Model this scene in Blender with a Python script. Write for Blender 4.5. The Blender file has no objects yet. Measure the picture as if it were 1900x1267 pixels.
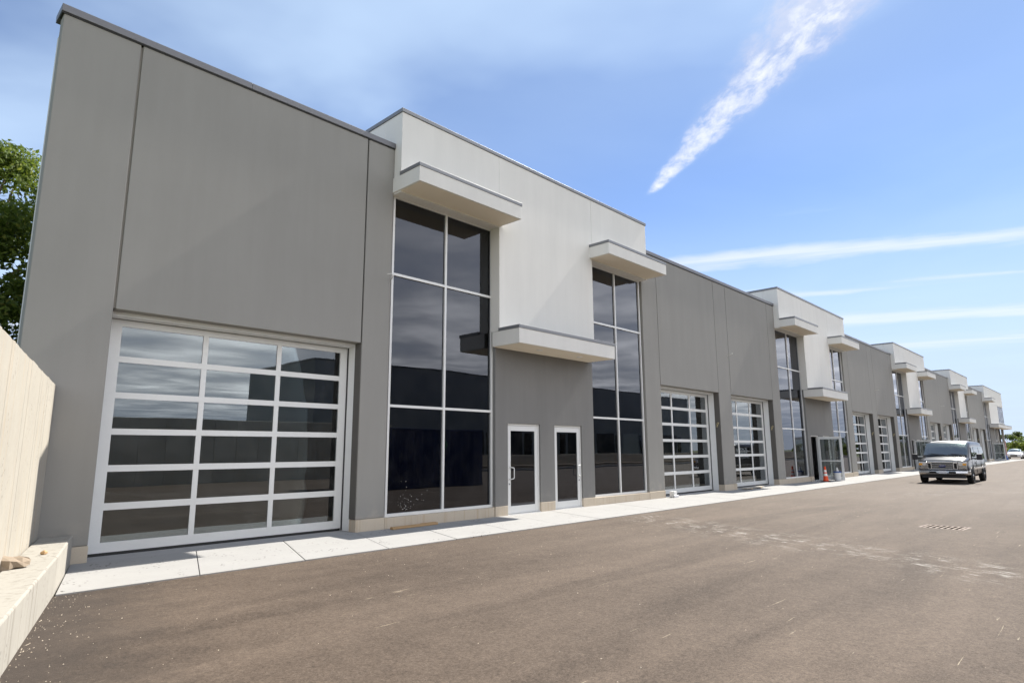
import bpy, math, random
from mathutils import Vector, Matrix
random.seed(7)
R = math.radians
sc = bpy.context.scene
COL = sc.collection

# ------------------------------------------------------------------ camera
YAW, PITCH, ROLL, FPX = .8108, .1731, -.005, 1155.12
cam = bpy.data.cameras.new('camera')
cam.sensor_width = 36.0
cam.lens = 36.0 * FPX / 1900.0
cam.clip_start = .05
cam.clip_end = 4000
co = bpy.data.objects.new('camera', cam)
COL.objects.link(co)
fw = Vector((math.sin(YAW) * math.cos(PITCH), math.cos(YAW) * math.cos(PITCH), math.sin(PITCH)))
r0 = Vector((math.cos(YAW), -math.sin(YAW), 0))
u0 = r0.cross(fw)
rr = r0 * math.cos(ROLL) + u0 * math.sin(ROLL)
uu = u0 * math.cos(ROLL) - r0 * math.sin(ROLL)
co.matrix_world = Matrix(((rr.x, uu.x, -fw.x, 0), (rr.y, uu.y, -fw.y, 0), (rr.z, uu.z, -fw.z, 1.6), (0, 0, 0, 1)))
sc.camera = co

# ------------------------------------------------------------------ render look
sc.view_settings.view_transform = 'Standard'
sc.view_settings.look = 'None'
sc.view_settings.exposure = 2.2
sc.view_settings.gamma = 1
sc.cycles.use_denoising = True
sc.cycles.max_bounces = 10
sc.cycles.transparent_max_bounces = 12
sc.cycles.caustics_reflective = False
sc.cycles.caustics_refractive = False

# ------------------------------------------------------------------ node helper
class NT:
    def __init__(s, tree):
        s.t = tree
        s.n = tree.nodes
        s.n.clear()
    def node(s, typ, **kw):
        n = s.n.new(typ)
        for k, v in kw.items():
            setattr(n, k, v)
        return n
    def put(s, sock, v):
        if v is None:
            return
        if hasattr(v, 'is_output'):
            s.t.links.new(v, sock)
        else:
            if sock.type == 'RGBA' and not isinstance(v, (int, float)) and len(v) == 3:
                v = (*v, 1)
            if sock.type == 'RGBA' and isinstance(v, (int, float)):
                v = (v, v, v, 1)
            if sock.type == 'VECTOR' and isinstance(v, (int, float)):
                v = (v, v, v)
            sock.default_value = v
    def m(s, op, a, b=None, c=None, clamp=False):
        n = s.node('ShaderNodeMath', operation=op, use_clamp=clamp)
        s.put(n.inputs[0], a); s.put(n.inputs[1], b)
        if c is not None: s.put(n.inputs[2], c)
        return n.outputs[0]
    def add(s, a, b): return s.m('ADD', a, b)
    def sub(s, a, b): return s.m('SUBTRACT', a, b)
    def mul(s, a, b): return s.m('MULTIPLY', a, b)
    def ss(s, v, lo, hi, a=0.0, b=1.0):
        n = s.node('ShaderNodeMapRange', interpolation_type='SMOOTHSTEP')
        s.put(n.inputs['Value'], v)
        n.inputs['From Min'].default_value = lo; n.inputs['From Max'].default_value = hi
        n.inputs['To Min'].default_value = a; n.inputs['To Max'].default_value = b
        return n.outputs['Result']
    def mix(s, f, a, b):
        n = s.node('ShaderNodeMix', data_type='RGBA')
        s.put(n.inputs[0], f); s.put(n.inputs[6], a); s.put(n.inputs[7], b)
        return n.outputs[2]
    def pos(s): return s.node('ShaderNodeNewGeometry').outputs['Position']
    def obj(s): return s.node('ShaderNodeTexCoord').outputs['Object']
    def sep(s, v):
        n = s.node('ShaderNodeSeparateXYZ'); s.put(n.inputs[0], v)
        return n.outputs
    def xyz(s, x, y, z=0.0):
        n = s.node('ShaderNodeCombineXYZ')
        s.put(n.inputs[0], x); s.put(n.inputs[1], y); s.put(n.inputs[2], z)
        return n.outputs[0]
    def scale(s, v, k):
        n = s.node('ShaderNodeVectorMath', operation='MULTIPLY')
        s.put(n.inputs[0], v); s.put(n.inputs[1], k)
        return n.outputs[0]
    def vadd(s, v, k):
        n = s.node('ShaderNodeVectorMath', operation='ADD')
        s.put(n.inputs[0], v); s.put(n.inputs[1], k)
        return n.outputs[0]
    def noise(s, v, sc_, det=4, rough=.55, dist=0.0, out=0):
        n = s.node('ShaderNodeTexNoise')
        s.put(n.inputs['Vector'], v)
        n.inputs['Scale'].default_value = sc_; n.inputs['Detail'].default_value = det
        n.inputs['Roughness'].default_value = rough; n.inputs['Distortion'].default_value = dist
        return n.outputs[out]
    def voro(s, v, sc_, rnd=1.0):
        n = s.node('ShaderNodeTexVoronoi')
        s.put(n.inputs['Vector'], v); n.inputs['Scale'].default_value = sc_
        n.inputs['Randomness'].default_value = rnd
        return n.outputs
    def bump(s, h, st, dist=.01):
        n = s.node('ShaderNodeBump')
        n.inputs['Strength'].default_value = st; n.inputs['Distance'].default_value = dist
        s.put(n.inputs['Height'], h)
        return n.outputs[0]
    def bsdf(s, col, rough=.8, metal=0.0, normal=None, spec=None, coat=None):
        n = s.node('ShaderNodeBsdfPrincipled')
        s.put(n.inputs['Base Color'], col); s.put(n.inputs['Roughness'], rough); s.put(n.inputs['Metallic'], metal)
        if normal is not None: s.put(n.inputs['Normal'], normal)
        if spec is not None: s.put(n.inputs['Specular IOR Level'], spec)
        if coat is not None:
            n.inputs['Coat Weight'].default_value = coat; n.inputs['Coat Roughness'].default_value = .04
        return n.outputs[0]
    def out(s, sh, typ='ShaderNodeOutputMaterial'):
        o = s.node(typ); s.t.links.new(sh, o.inputs['Surface'])

MATS = {}
def mat(name):
    m = bpy.data.materials.new(name)
    m.use_nodes = True
    MATS[name] = m
    return NT(m.node_tree)

# ------------------------------------------------------------------ world: sky + cirrus
SUN_EL, SUN_OFF = R(46), R(1.3)        # the sun stands nearly in the plane of the facade, a hair in front of it
w = bpy.data.worlds.new('World')
sc.world = w
w.use_nodes = True
t = NT(w.node_tree)
sky = t.node('ShaderNodeTexSky', sky_type='NISHITA')
sky.sun_disc = False
sky.sun_elevation = SUN_EL
sky.sun_rotation = R(90) + SUN_OFF
sky.altitude = 200
sky.air_density = 0.54
sky.dust_density = 0.0
sky.ozone_density = 3.0
d = t.node('ShaderNodeTexCoord').outputs['Generated']
x, y, z = t.sep(d)
zc = t.m('MAXIMUM', z, .02)
px, py = t.m('DIVIDE', x, zc), t.m('DIVIDE', y, zc)
P2 = t.xyz(px, py)
warp = t.sub(t.noise(P2, 1.1, 5), .5)
fine = t.noise(t.vadd(P2, (3, 1, 0)), 7, 7, .62, .6)
def line(ax, ay, tx, ty):
    dx, dy = t.sub(px, ax), t.sub(py, ay)
    return t.add(t.mul(dx, tx), t.mul(dy, ty)), t.add(t.mul(dx, -ty), t.mul(dy, tx))
# long diagonal plume
s_, n_ = line(2.10, 1.245, -.604, -.797)
sp = t.m('MAXIMUM', s_, 0.0)
fib = t.noise(t.xyz(t.add(t.mul(s_, 7), t.mul(n_, 6)), t.add(t.mul(n_, 11), t.mul(s_, -2))), 1.6, 9, .66, .25)
nn = t.add(n_, t.mul(t.sub(t.noise(t.xyz(s_, n_), 6, 5), .5), t.add(.02, t.mul(sp, .09))))
wd = t.add(.012, t.mul(sp, .072))
g = t.m('DIVIDE', t.m('ABSOLUTE', nn), wd)
plume = t.mul(t.ss(g, 2.0, .0), t.mul(t.ss(s_, .0, .12), t.ss(s_, 2.6, 1.2)))
plume = t.mul(plume, t.ss(fib, .28, .80, .25, .95))
wide = t.mul(t.ss(g, 3.2, .3), t.mul(t.ss(s_, .2, .8), t.ss(s_, 3.2, 1.4)))
wide = t.mul(wide, t.mul(t.ss(fine, .3, .75), .42))
# long thin bands toward the horizon
b_s, b_n = line(0, 0, .437, -.9)
b_n = t.mul(b_n, 1.0)
bw = t.add(b_n, t.mul(warp, .55))
stre = t.noise(t.xyz(t.mul(b_s, .35), t.mul(b_n, 2.2)), 1.3, 6, .6, .5)
def band(n0, wdt):
    return t.ss(t.m('ABSOLUTE', t.sub(bw, n0)), wdt, wdt * .05)
bands = t.add(t.add(t.mul(band(3.44, .26), .62), t.mul(band(4.28, .22), .42)), t.add(t.mul(band(5.4, .5), .5), t.mul(band(6.9, .9), .4)))
bands = t.mul(bands, t.ss(stre, .3, .62, .25, 1.0))
# thin veil in streaks everywhere, thicker low on the street side of the sky
veil = t.mul(t.ss(stre, .50, .85), .24)
soft = t.noise(t.vadd(P2, (1.7, 5.2, 0)), .55, 5, .5, .3)
veil2 = t.mul(t.ss(t.add(soft, t.ss(px, 1.9, .1, -.02, .21)), .46, .84), .66)
acu = t.noise(t.vadd(t.scale(P2, (1, 1.1, 1)), (9, 2, 0)), .85, 4, .52, .3)
ac = t.mul(t.ss(acu, .25, .70, .45, .92), t.ss(py, -.2, -2.2))
dens = t.m('MAXIMUM', t.m('MAXIMUM', plume, wide), t.m('MAXIMUM', t.m('MAXIMUM', bands, veil), t.m('MAXIMUM', veil2, ac)))
dens = t.mul(dens, t.ss(z, .015, .09))
base_veil = t.ss(soft, .25, .75, .08, .30)                       # thin high haze over the whole sky
dens = t.m('MAXIMUM', dens, base_veil)
dens = t.add(dens, t.mul(t.mul(plume, .28), t.sub(1.0, dens)))
haze = t.ss(z, .40, .02, 0.0, .95)
hs = t.node('ShaderNodeHueSaturation')
t.put(hs.inputs['Color'], sky.outputs[0])
hs.inputs['Hue'].default_value = .501
hs.inputs['Saturation'].default_value = 1.0
skyc = t.mix(haze, hs.outputs[0], (2.85, 3.3, 4.1))
lit = t.ss(acu, .35, .8, 8.0, 15.0)
front = t.mix(t.ss(t.m('MAXIMUM', plume, bands), .03, .4), (3.3, 4.2, 5.3), (4.7, 4.8, 5.0))
cloud = t.mix(t.ss(py, -.2, -1.5), front, t.xyz(t.mul(lit, 1.01), lit, t.mul(lit, 1.0)))
bg = t.node('ShaderNodeBackground')
t.put(bg.inputs[0], t.mix(dens, skyc, cloud))
bg.inputs[1].default_value = .05
t.out(bg.outputs[0], 'ShaderNodeOutputWorld')

sun = bpy.data.lights.new('sun', 'SUN')
sun.energy = 2.0
sun.angle = R(.53)
sun.color = (1, .955, .88)
so = bpy.data.objects.new('sun', sun)
COL.objects.link(so)
sd = Vector((math.cos(SUN_EL) * math.cos(SUN_OFF), -math.cos(SUN_EL) * math.sin(SUN_OFF), math.sin(SUN_EL)))
so.rotation_euler = sd.to_track_quat('Z', 'Y').to_euler()
so.location = (60, -10, 60)

# ------------------------------------------------------------------ materials
def stucco(name, c, var=.06, bumpst=.25, grime=.0, sc_=90):
    t = mat(name); p = t.pos()
    n1 = t.noise(p, .7, 5, .6)
    n2 = t.noise(t.scale(p, (2.2, 2.2, .25)), 1.4, 5, .6)      # faint trowel / rain streaks
    n3 = t.noise(p, sc_, 3, .7)
    k = t.add(t.mul(t.sub(n1, .5), var * 2), t.add(t.mul(t.sub(n2, .5), var * 3.0), t.mul(t.sub(n3, .5), var * 1.2)))
    col = t.mix(t.add(.5, k), tuple(v * .72 for v in c), tuple(v * 1.28 for v in c))
    if grime:
        zz = t.sep(p)[2]
        dirt = t.mul(t.ss(zz, .75, .2), t.ss(t.noise(p, 3.2, 6, .65), .42, .7))
        col = t.mix(t.mul(dirt, grime), col, (.42, .38, .33))
    t.out(t.bsdf(col, .92, normal=t.bump(t.noise(p, sc_, 4, .7), bumpst, .004), spec=.25))
stucco('grey_stucco', (.285, .277, .257), .095, .25, .5, 60)
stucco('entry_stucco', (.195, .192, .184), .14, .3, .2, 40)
stucco('white_stucco', (.74, .725, .68), .09, .5, 0, 30)
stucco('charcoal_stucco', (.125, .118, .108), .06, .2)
stucco('soffit', (.84, .76, .62), .03, .2)
stucco('drywall', (.66, .65, .62), .08, .05)
stucco('dark_stucco', (.33, .325, .33), .06, .2)
stucco('far_white', (.5, .49, .46), .04, .2)

def concrete(name, c, var=.12, specks=0.0, streak=0.0, stain=(.42, .30, .18)):
    t = mat(name); p = t.pos()
    n1 = t.noise(p, 1.3, 6, .65); n2 = t.noise(p, 14, 5, .7); n3 = t.noise(p, 120, 2, .6)
    k = t.add(t.mul(t.sub(n1, .5), var * 2.4), t.add(t.mul(t.sub(n2, .5), var * 1.6), t.mul(t.sub(n3, .5), var)))
    col = t.mix(t.add(.5, k), tuple(v * .7 for v in c), tuple(min(v * 1.3, .95) for v in c))
    if streak:
        st = t.noise(t.scale(p, (5.5, 5.5, .22)), 2.0, 6, .65)
        col = t.mix(t.mul(t.ss(st, .50, .72), streak), col, stain)
        st2 = t.noise(t.scale(t.vadd(p, (7, 3, 1)), (9, 9, .5)), 2.0, 5, .65)
        col = t.mix(t.mul(t.ss(st2, .58, .75), streak * .7), col, (.26, .24, .21))
    if specks:
        v = t.voro(p, 15)
        msk = t.mul(t.ss(v[0], .30, .16), t.ss(t.noise(t.vadd(p, (4, 0, 0)), 1.6, 4, .6), .52, .62))
        col = t.mix(t.mul(msk, specks), col, (.07, .06, .055))
    pv = t.voro(p, 33)
    pit = t.mul(t.ss(pv[0], .16, .08), t.ss(t.noise(p, 5, 2), .5, .6))
    col = t.mix(t.mul(pit, .5), col, (.2, .17, .13))
    h = t.add(t.noise(p, 45, 5, .7), t.mul(pit, -1.2))
    t.out(t.bsdf(col, .9, normal=t.bump(h, .3, .004), spec=.3))
concrete('sidewalk', (.34, .332, .318), .14, .9)
concrete('plinth', (.55, .475, .375), .12, 0, .45)
concrete('wall_concrete', (.355, .33, .282), .2, .35, .42)
concrete('ledge_concrete', (.345, .325, .285), .2, .6, .85, (.22, .20, .17))
concrete('brightened_concrete', (.58, .52, .41), .2, .3, .4)  # paler wall_concrete; sunlight on the mirrored opposite wall is put into the colour
concrete('rock', (.27, .215, .16), .35)
concrete('slab', (.36, .35, .34), .12)

t = mat('asphalt'); p = t.pos(); X, Y, Z = t.sep(p)
big = t.noise(p, .22, 5, .6)
roll = t.noise(t.vadd(t.scale(p, (.16, 1.15, 1)), (2, 5, 0)), 1.1, 3, .5, .8)
mid = t.noise(p, 3.0, 6, .68)
fin = t.noise(p, 75, 4, .75)
coarse = t.noise(t.vadd(p, (1, 8, 0)), 30, 4, .8)
k = t.add(t.mul(t.sub(big, .5), .55), t.add(t.mul(t.sub(roll, .5), 1.0), t.add(t.mul(t.sub(mid, .5), .50), t.add(t.mul(t.sub(coarse, .5), 1.7), t.mul(t.sub(fin, .5), 1.8)))))
col = t.mix(t.add(.5, k), (.042, .029, .020), (.150, .112, .083))
lx = t.sub(X, t.add(-.94, t.mul(Y, .285)))                        # metres from the concrete ledge: fresh unworn strip, loose grit
edge = t.mul(t.ss(t.add(lx, t.mul(t.sub(mid, .5), 1.2)), 1.9, .1), .7)
col = t.mix(edge, col, (.040, .033, .029))
grey = t.ss(t.add(X, t.mul(big, 12)), 10, 42)                     # paler further along the drive
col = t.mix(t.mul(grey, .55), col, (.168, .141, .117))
sv = t.voro(p, 60)
grit = t.mul(t.ss(sv[0], .22, .1), t.ss(t.noise(p, 6, 3), .46, .7))
col = t.mix(t.mul(grit, .55), col, (.33, .30, .26))
dv = t.voro(t.vadd(p, (3, 3, 0)), 48)
dk = t.mul(t.ss(dv[0], .24, .1), t.ss(t.noise(t.vadd(p, (9, 0, 0)), 2.2, 4, .7), .5, .68))
col = t.mix(t.mul(dk, .7), col, (.035, .03, .028))
# pale scraper marks crossing the drive in front of the doors and around the drain
s_ = t.add(t.mul(t.sub(X, 13.6), -.37), t.mul(t.sub(Y, 8.8), -.93))
n_ = t.add(t.mul(t.sub(X, 13.6), .93), t.mul(t.sub(Y, 8.8), -.37))
scr = t.noise(t.xyz(t.mul(s_, 1.6), t.mul(n_, 26)), 1.5, 4, .6, .3)
scr = t.mul(t.ss(scr, .55, .62), t.ss(t.noise(p, 2.4, 3), .44, .58))
zone = t.ss(t.m('ABSOLUTE', t.add(n_, t.mul(t.sub(big, .5), 1.5))), 1.2, .2)
zone = t.m('MAXIMUM', zone, t.mul(t.mul(t.ss(X, 19, 26), .7), t.ss(t.noise(t.vadd(p, (5, 5, 0)), .45, 3), .52, .68)))
col = t.mix(t.mul(t.mul(scr, zone), .85), col, (.50, .47, .42))
scr2 = t.noise(t.xyz(t.mul(X, 1.3), t.mul(Y, 34)), 1.1, 4, .6, .5)
scr2 = t.mul(t.ss(scr2, .67, .71), t.ss(t.noise(p, .9, 3), .5, .6))
col = t.mix(t.mul(scr2, .7), col, (.50, .42, .30))
h = t.add(fin, t.mul(t.noise(p, 160, 3, .7), .8))
t.out(t.bsdf(col, .88, normal=t.bump(h, .55, .008), spec=.3))

t = mat('grass'); p = t.pos()
t.out(t.bsdf(t.mix(t.noise(p, .4, 6, .7), (.045, .07, .015), (.13, .13, .045)), .95, normal=t.bump(t.noise(p, 9, 5), .8, .1)))

def paint(name, c, rough=.45, metal=0.0, var=.05, coat=None, dirt=0.0):
    t = mat(name); p = t.pos()
    n = t.add(t.mul(t.noise(p, 2.2, 5, .6), .6), t.mul(t.noise(p, 40, 3), .4))
    col = t.mix(n, tuple(v * (1 - var * 2) for v in c), tuple(min(1, v * (1 + var * 2)) for v in c))
    if dirt:
        col = t.mix(t.mul(t.ss(t.noise(p, 4, 6, .7), .45, .75), dirt), col, (.3, .26, .21))
    t.out(t.bsdf(col, t.ss(n, .2, .8, max(rough - .06, .02), rough + .06), metal, coat=coat))
paint('aluminium', (.74, .74, .72), .45, .1, .04)
paint('bright_aluminium', (.70, .705, .69), .5, .05, .05)
paint('jamb_metal', (.78, .79, .78), .55, .1, .05)
paint('coping_metal', (.155, .155, .165), .45, .3, .06)
paint('cap_metal', (.215, .22, .23), .45, .3, .06)
paint('rubber', (.012, .012, .012), .7)
paint('black_plastic', (.018, .018, .02), .5)
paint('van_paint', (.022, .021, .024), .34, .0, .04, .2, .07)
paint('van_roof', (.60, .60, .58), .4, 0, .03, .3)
paint('chrome', (.62, .61, .60), .22, .9, .03)
paint('steel_rim', (.45, .45, .45), .35, .8)
paint('car_white', (.72, .72, .72), .3, 0, .02, .8)
paint('car_beige', (.42, .37, .32), .35, .1, .03, .7)
paint('cone_orange', (.86, .085, .012), .5, 0, .06)
paint('cone_white', (.82, .80, .76), .4)
paint('bucket_white', (.74, .74, .72), .45, 0, .04, None, .12)
paint('lid_blue', (.045, .10, .30), .45)
paint('rag_white', (.75, .74, .71), .9)
paint('cable_white', (.62, .60, .55), .5)
paint('cable_yellow', (.50, .42, .24), .5)
paint('lamp_white', (.80, .79, .75), .4)
paint('cast_iron', (.26, .20, .16), .8, .1, .25)
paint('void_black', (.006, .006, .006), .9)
paint('container_blue', (.035, .06, .17), .5, .2, .12, None, .1)
paint('mark_green', (.03, .28, .14), .5)
paint('oval_blue', (.015, .03, .14), .3, .2)
paint('amber', (.85, .38, .03), .25, 0, .05, .8)
paint('plate_white', (.7, .7, .72), .4)
paint('caulk', (.33, .31, .27), .8)
paint('door_gasket', (.02, .02, .02), .6)
paint('pink_tape', (.75, .42, .40), .6)
paint('roofing', (.25, .25, .25), .9)

t = mat('wood'); p = t.obj()
gr = t.noise(t.scale(p, (2, 40, 40)), 1.5, 5, .6, .6)
t.out(t.bsdf(t.mix(gr, (.30, .17, .075), (.58, .40, .21)), .8, normal=t.bump(gr, .3, .004)))
t = mat('weathered_wood'); p = t.obj()
gr = t.noise(t.scale(p, (2, 40, 40)), 1.5, 5, .6, .6)
t.out(t.bsdf(t.mix(gr, (.34, .29, .23), (.62, .57, .48)), .8, normal=t.bump(gr, .3, .004)))
t = mat('bark'); p = t.pos()
t.out(t.bsdf(t.mix(t.noise(t.scale(p, (1, 1, .25)), 14, 5, .7), (.06, .045, .03), (.24, .18, .12)), .95, normal=t.bump(t.noise(t.scale(p, (1, 1, .25)), 14, 5), .6, .03)))

def leaf(name, a, b, c):
    t = mat(name)
    rnd = t.node('ShaderNodeNewGeometry').outputs['Random Per Island']
    n = t.noise(t.pos(), .8, 4, .6)
    col = t.mix(t.ss(t.add(t.mul(rnd, .7), t.mul(n, .6)), .25, 1.0), a, b)
    col = t.mix(t.ss(rnd, .86, 1.0), col, c)
    d_ = t.bsdf(col, .55, spec=.35)
    tr = t.node('ShaderNodeBsdfTranslucent'); t.put(tr.inputs[0], t.mix(.5, col, (.16, .20, .02)))
    mx = t.node('ShaderNodeMixShader'); mx.inputs[0].default_value = .45
    t.t.links.new(d_, mx.inputs[1]); t.t.links.new(tr.outputs[0], mx.inputs[2])
    t.out(mx.outputs[0])
leaf('leaf_near', (.050, .090, .014), (.165, .225, .036), (.29, .29, .06))
leaf('leaf_mid', (.05, .085, .018), (.14, .19, .04), (.2, .23, .06))
leaf('leaf_dark', (.022, .045, .014), (.055, .085, .025), (.09, .12, .035))
leaf('leaf_lime', (.10, .14, .02), (.23, .27, .05), (.30, .31, .07))

def glass(name, tint, ior, blend, wob=.0, clean=.03, refl=(1, 1, 1)):
    """thin pane: fresnel mirror over a tinted see-through sheet, faintly bowed and dusty"""
    t = mat(name); p = t.pos()
    nrm = t.bump(t.noise(p, .7, 2, .4), wob, .05) if wob else None
    fr = t.node('ShaderNodeFresnel'); fr.inputs[0].default_value = ior
    gl = t.node('ShaderNodeBsdfGlossy'); gl.inputs['Roughness'].default_value = .004
    gl.inputs['Color'].default_value = (*refl, 1)
    if nrm is not None:
        t.put(fr.inputs['Normal'], nrm); t.put(gl.inputs['Normal'], nrm)
    tr = t.node('ShaderNodeBsdfTransparent'); tr.inputs[0].default_value = (*tint, 1)
    df = t.node('ShaderNodeBsdfDiffuse'); df.inputs[0].default_value = (.5, .5, .48, 1)
    m0 = t.node('ShaderNodeMixShader')
    t.put(m0.inputs[0], t.mul(t.ss(t.noise(p, 2.5, 6, .7), .35, .8), clean))
    t.t.links.new(tr.outputs[0], m0.inputs[1]); t.t.links.new(df.outputs[0], m0.inputs[2])
    m1 = t.node('ShaderNodeMixShader')
    t.put(m1.inputs[0], t.mul(fr.outputs[0], blend))
    t.t.links.new(m0.outputs[0], m1.inputs[1]); t.t.links.new(gl.outputs[0], m1.inputs[2])
    t.out(m1.outputs[0])
glass('tinted_glass', (.24, .24, .27), 1.75, 1.0, .05, .02, (.86, .90, 1.0))
glass('clear_glass', (.62, .66, .66), 2.1, 1.0, .035, .05, (.90, .96, 1.0))
glass('vehicle_glass', (.30, .38, .36), 2.5, 1.0, 0, .06)
glass('lamp_glass', (.8, .8, .8), 1.6, 1.0, 0, .05)

# ------------------------------------------------------------------ mesh helpers
class MB:
    def __init__(s): s.v = []; s.f = []
    def quad(s, *p):
        i = len(s.v); s.v += [tuple(q) for q in p]; s.f.append(tuple(range(i, i + len(p)))); return s
    def box(s, x0, x1, y0, y1, z0, z1):
        i = len(s.v)
        s.v += [(x0, y0, z0), (x1, y0, z0), (x1, y1, z0), (x0, y1, z0), (x0, y0, z1), (x1, y0, z1), (x1, y1, z1), (x0, y1, z1)]
        s.f += [tuple(i + k for k in q) for q in ((3, 2, 1, 0), (4, 5, 6, 7), (0, 1, 5, 4), (1, 2, 6, 5), (2, 3, 7, 6), (3, 0, 4, 7))]
        return s
    def prism(s, pts, z0, z1):
        """vertical prism over a plan polygon (counter-clockwise)"""
        n = len(pts); i = len(s.v)
        s.v += [(a, b, z0) for a, b in pts] + [(a, b, z1) for a, b in pts]
        s.f.append(tuple(i + k for k in reversed(range(n)))); s.f.append(tuple(i + n + k for k in range(n)))
        for k in range(n):
            s.f.append((i + k, i + (k + 1) % n, i + n + (k + 1) % n, i + n + k))
        return s
    def loft(s, rings, caps=True, close=True):
        n = len(rings[0]); i = len(s.v)
        for rg in rings: s.v += [tuple(q) for q in rg]
        for a in range(len(rings) - 1):
            for k in range(n if close else n - 1):
                b = (k + 1) % n
                s.f.append((i + a * n + k, i + a * n + b, i + (a + 1) * n + b, i + (a + 1) * n + k))
        if caps:
            s.f.append(tuple(i + k for k in reversed(range(n))))
            s.f.append(tuple(i + (len(rings) - 1) * n + k for k in range(n)))
        return s
    def lathe(s, prof, n=20, c=(0, 0, 0), caps=True):
        return s.loft([[(c[0] + r * math.cos(2 * math.pi * k / n), c[1] + r * math.sin(2 * math.pi * k / n), c[2] + z) for k in range(n)] for r, z in prof], caps)
    def tube(s, path, rad, n=8):
        path = [Vector(q) for q in path]; rings = []
        for i, q in enumerate(path):
            d = (path[min(i + 1, len(path) - 1)] - path[max(i - 1, 0)]).normalized()
            a = d.orthogonal().normalized() if i == 0 else (pa - d * pa.dot(d)).normalized()
            pa = a; b = d.cross(a)
            r_ = rad[i] if isinstance(rad, (list, tuple)) else rad
            rings.append([q + (a * math.cos(2 * math.pi * k / n) + b * math.sin(2 * math.pi * k / n)) * r_ for k in range(n)])
        return s.loft(rings)
    def mesh(s, name, m, off=(0, 0, 0), smooth=False):
        me = bpy.data.meshes.new(name)
        o = Vector(off)
        me.from_pydata([tuple(Vector(q) - o) for q in s.v], [], s.f)
        if isinstance(m, str): m = MATS[m]
        me.materials.append(m)
        if smooth:
            me.shade_smooth()
        me.update()
        return me

def wloc(o):
    v = Vector((0, 0, 0))
    while o is not None:
        v += o.location; o = o.parent
    return v
def link(name, data, parent=None, loc=None, rotz=0):
    o = bpy.data.objects.new(name, data)
    COL.objects.link(o)
    if parent is not None: o.parent = parent
    if loc is not None: o.location = loc
    if rotz: o.rotation_euler.z = rotz
    return o
def add(name, mb, m, parent=None, bevel=0.0, smooth=False, seg=2):
    """mesh in world coordinates -> object with its origin at its own middle bottom, below parent"""
    xs = [q[0] for q in mb.v]; ys = [q[1] for q in mb.v]; zs = [q[2] for q in mb.v]
    o3 = Vector(((min(xs) + max(xs)) / 2, (min(ys) + max(ys)) / 2, min(zs)))
    o = link(name, mb.mesh(name, m, o3, smooth), parent, o3 - (wloc(parent) if parent else Vector((0, 0, 0))))
    if bevel:
        b = o.modifiers.new('bevel', 'BEVEL'); b.width = bevel; b.segments = seg; b.limit_method = 'ANGLE'; b.angle_limit = R(40)
    return o
def addl(name, mb, m, parent, bevel=0.0, smooth=False):
    """mesh already in the parent's local coordinates (for things that are turned or copied)"""
    o = link(name, mb.mesh(name, m, (0, 0, 0), smooth), parent)
    if bevel:
        b = o.modifiers.new('bevel', 'BEVEL'); b.width = bevel; b.segments = 2; b.limit_method = 'ANGLE'; b.angle_limit = R(40)
    return o
def tag(o, label=None, cat=None, group=None, kind=None):
    if label: o['label'] = label
    if cat: o['category'] = cat
    if group: o['group'] = group
    if kind: o['kind'] = kind
    return o
def thing(name, loc, label, cat, group=None, rotz=0):
    return tag(link(name, None, None, loc, rotz), label, cat, group)
def copy_tree(o, parent=None):
    c = o.copy(); COL.objects.link(c); c.parent = parent
    for ch in list(o.children): copy_tree(ch, c)
    return c

# ------------------------------------------------------------------ the setting
D = 11.22                      # plane of the grey wall
XL, B0, BP, BW = 1.514, 7.906, 22.4516, 10.4375
XEND = 115.2
LOT = .28                      # the lot's side line runs skew to the facade
tag(add('ground', MB().quad((-1500, -1500, -.32), (1500, -1500, -.32), (1500, 1500, -.32), (-1500, 1500, -.32)), 'grass'), kind='structure')
m = MB()
GC, GA = (15.96, 2.75), R(-5)            # centre and turn of the drain set into the drive
def gpt(a, b, z): return (GC[0] + a * math.cos(GA) - b * math.sin(GA), GC[1] + a * math.sin(GA) + b * math.cos(GA), z)
outer = [(-7.5, -14.5, -.02), (142, -14.5, -.02), (142, 9.02, -.02), (-.9, 9.02, -.02)]
inner = [gpt(-.31, -.40, -.02), gpt(.31, -.40, -.02), gpt(.31, .40, -.02), gpt(-.31, .40, -.02)]
for k in range(4): m.quad(outer[k], outer[(k + 1) % 4], inner[(k + 1) % 4], inner[k])
m.quad((XEND + .3, 9.02, -.02), (142, 9.02, -.02), (142, 40, -.02), (XEND + .3, 40, -.02))
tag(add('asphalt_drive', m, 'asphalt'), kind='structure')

walk = tag(link('sidewalk', None, None, (60, 10.1, 0)), kind='structure')
SK = .34
xs = [1.98 + .0]
x = 4.17
while x < XEND + 1:
    xs.append(x); x += 1.51
for i in range(len(xs) - 1):
    a, b = xs[i] + .006, xs[i + 1] - .006
    if i == 0:
        pts = [(1.84, 9.0), (b - SK * 2.2, 9.0), (b, 11.2), (2.43, 11.2)]
    else:
        pts = [(a - SK * 2.2, 9.0), (b - SK * 2.2, 9.0), (b, 11.2), (a, 11.2)]
    o = add('slab', MB().prism(pts, -.14, random.uniform(-.002, .002)), 'sidewalk', walk, .005)
add('joint_bed', MB().prism([(1.84, 9.012), (XEND + .2, 9.012), (XEND + .9, 11.19), (2.43, 11.19)], -.15, -.03), 'slab', walk)

# ------------------------------------------------------------------ the long building
bld = thing('industrial_building', (60, D, 0), 'long grey stucco industrial unit row with white projecting entrance bays and glazed overhead doors', 'building')
def part(name, mb, m, parent=bld, bevel=0.0, smooth=False): return add(name, mb, m, parent, bevel, smooth)
def box(name, x0, x1, y0, y1, z0, z1, m, parent=bld, bevel=0.0): return part(name, MB().box(x0, x1, y0, y1, z0, z1), m, parent, bevel)

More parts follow.
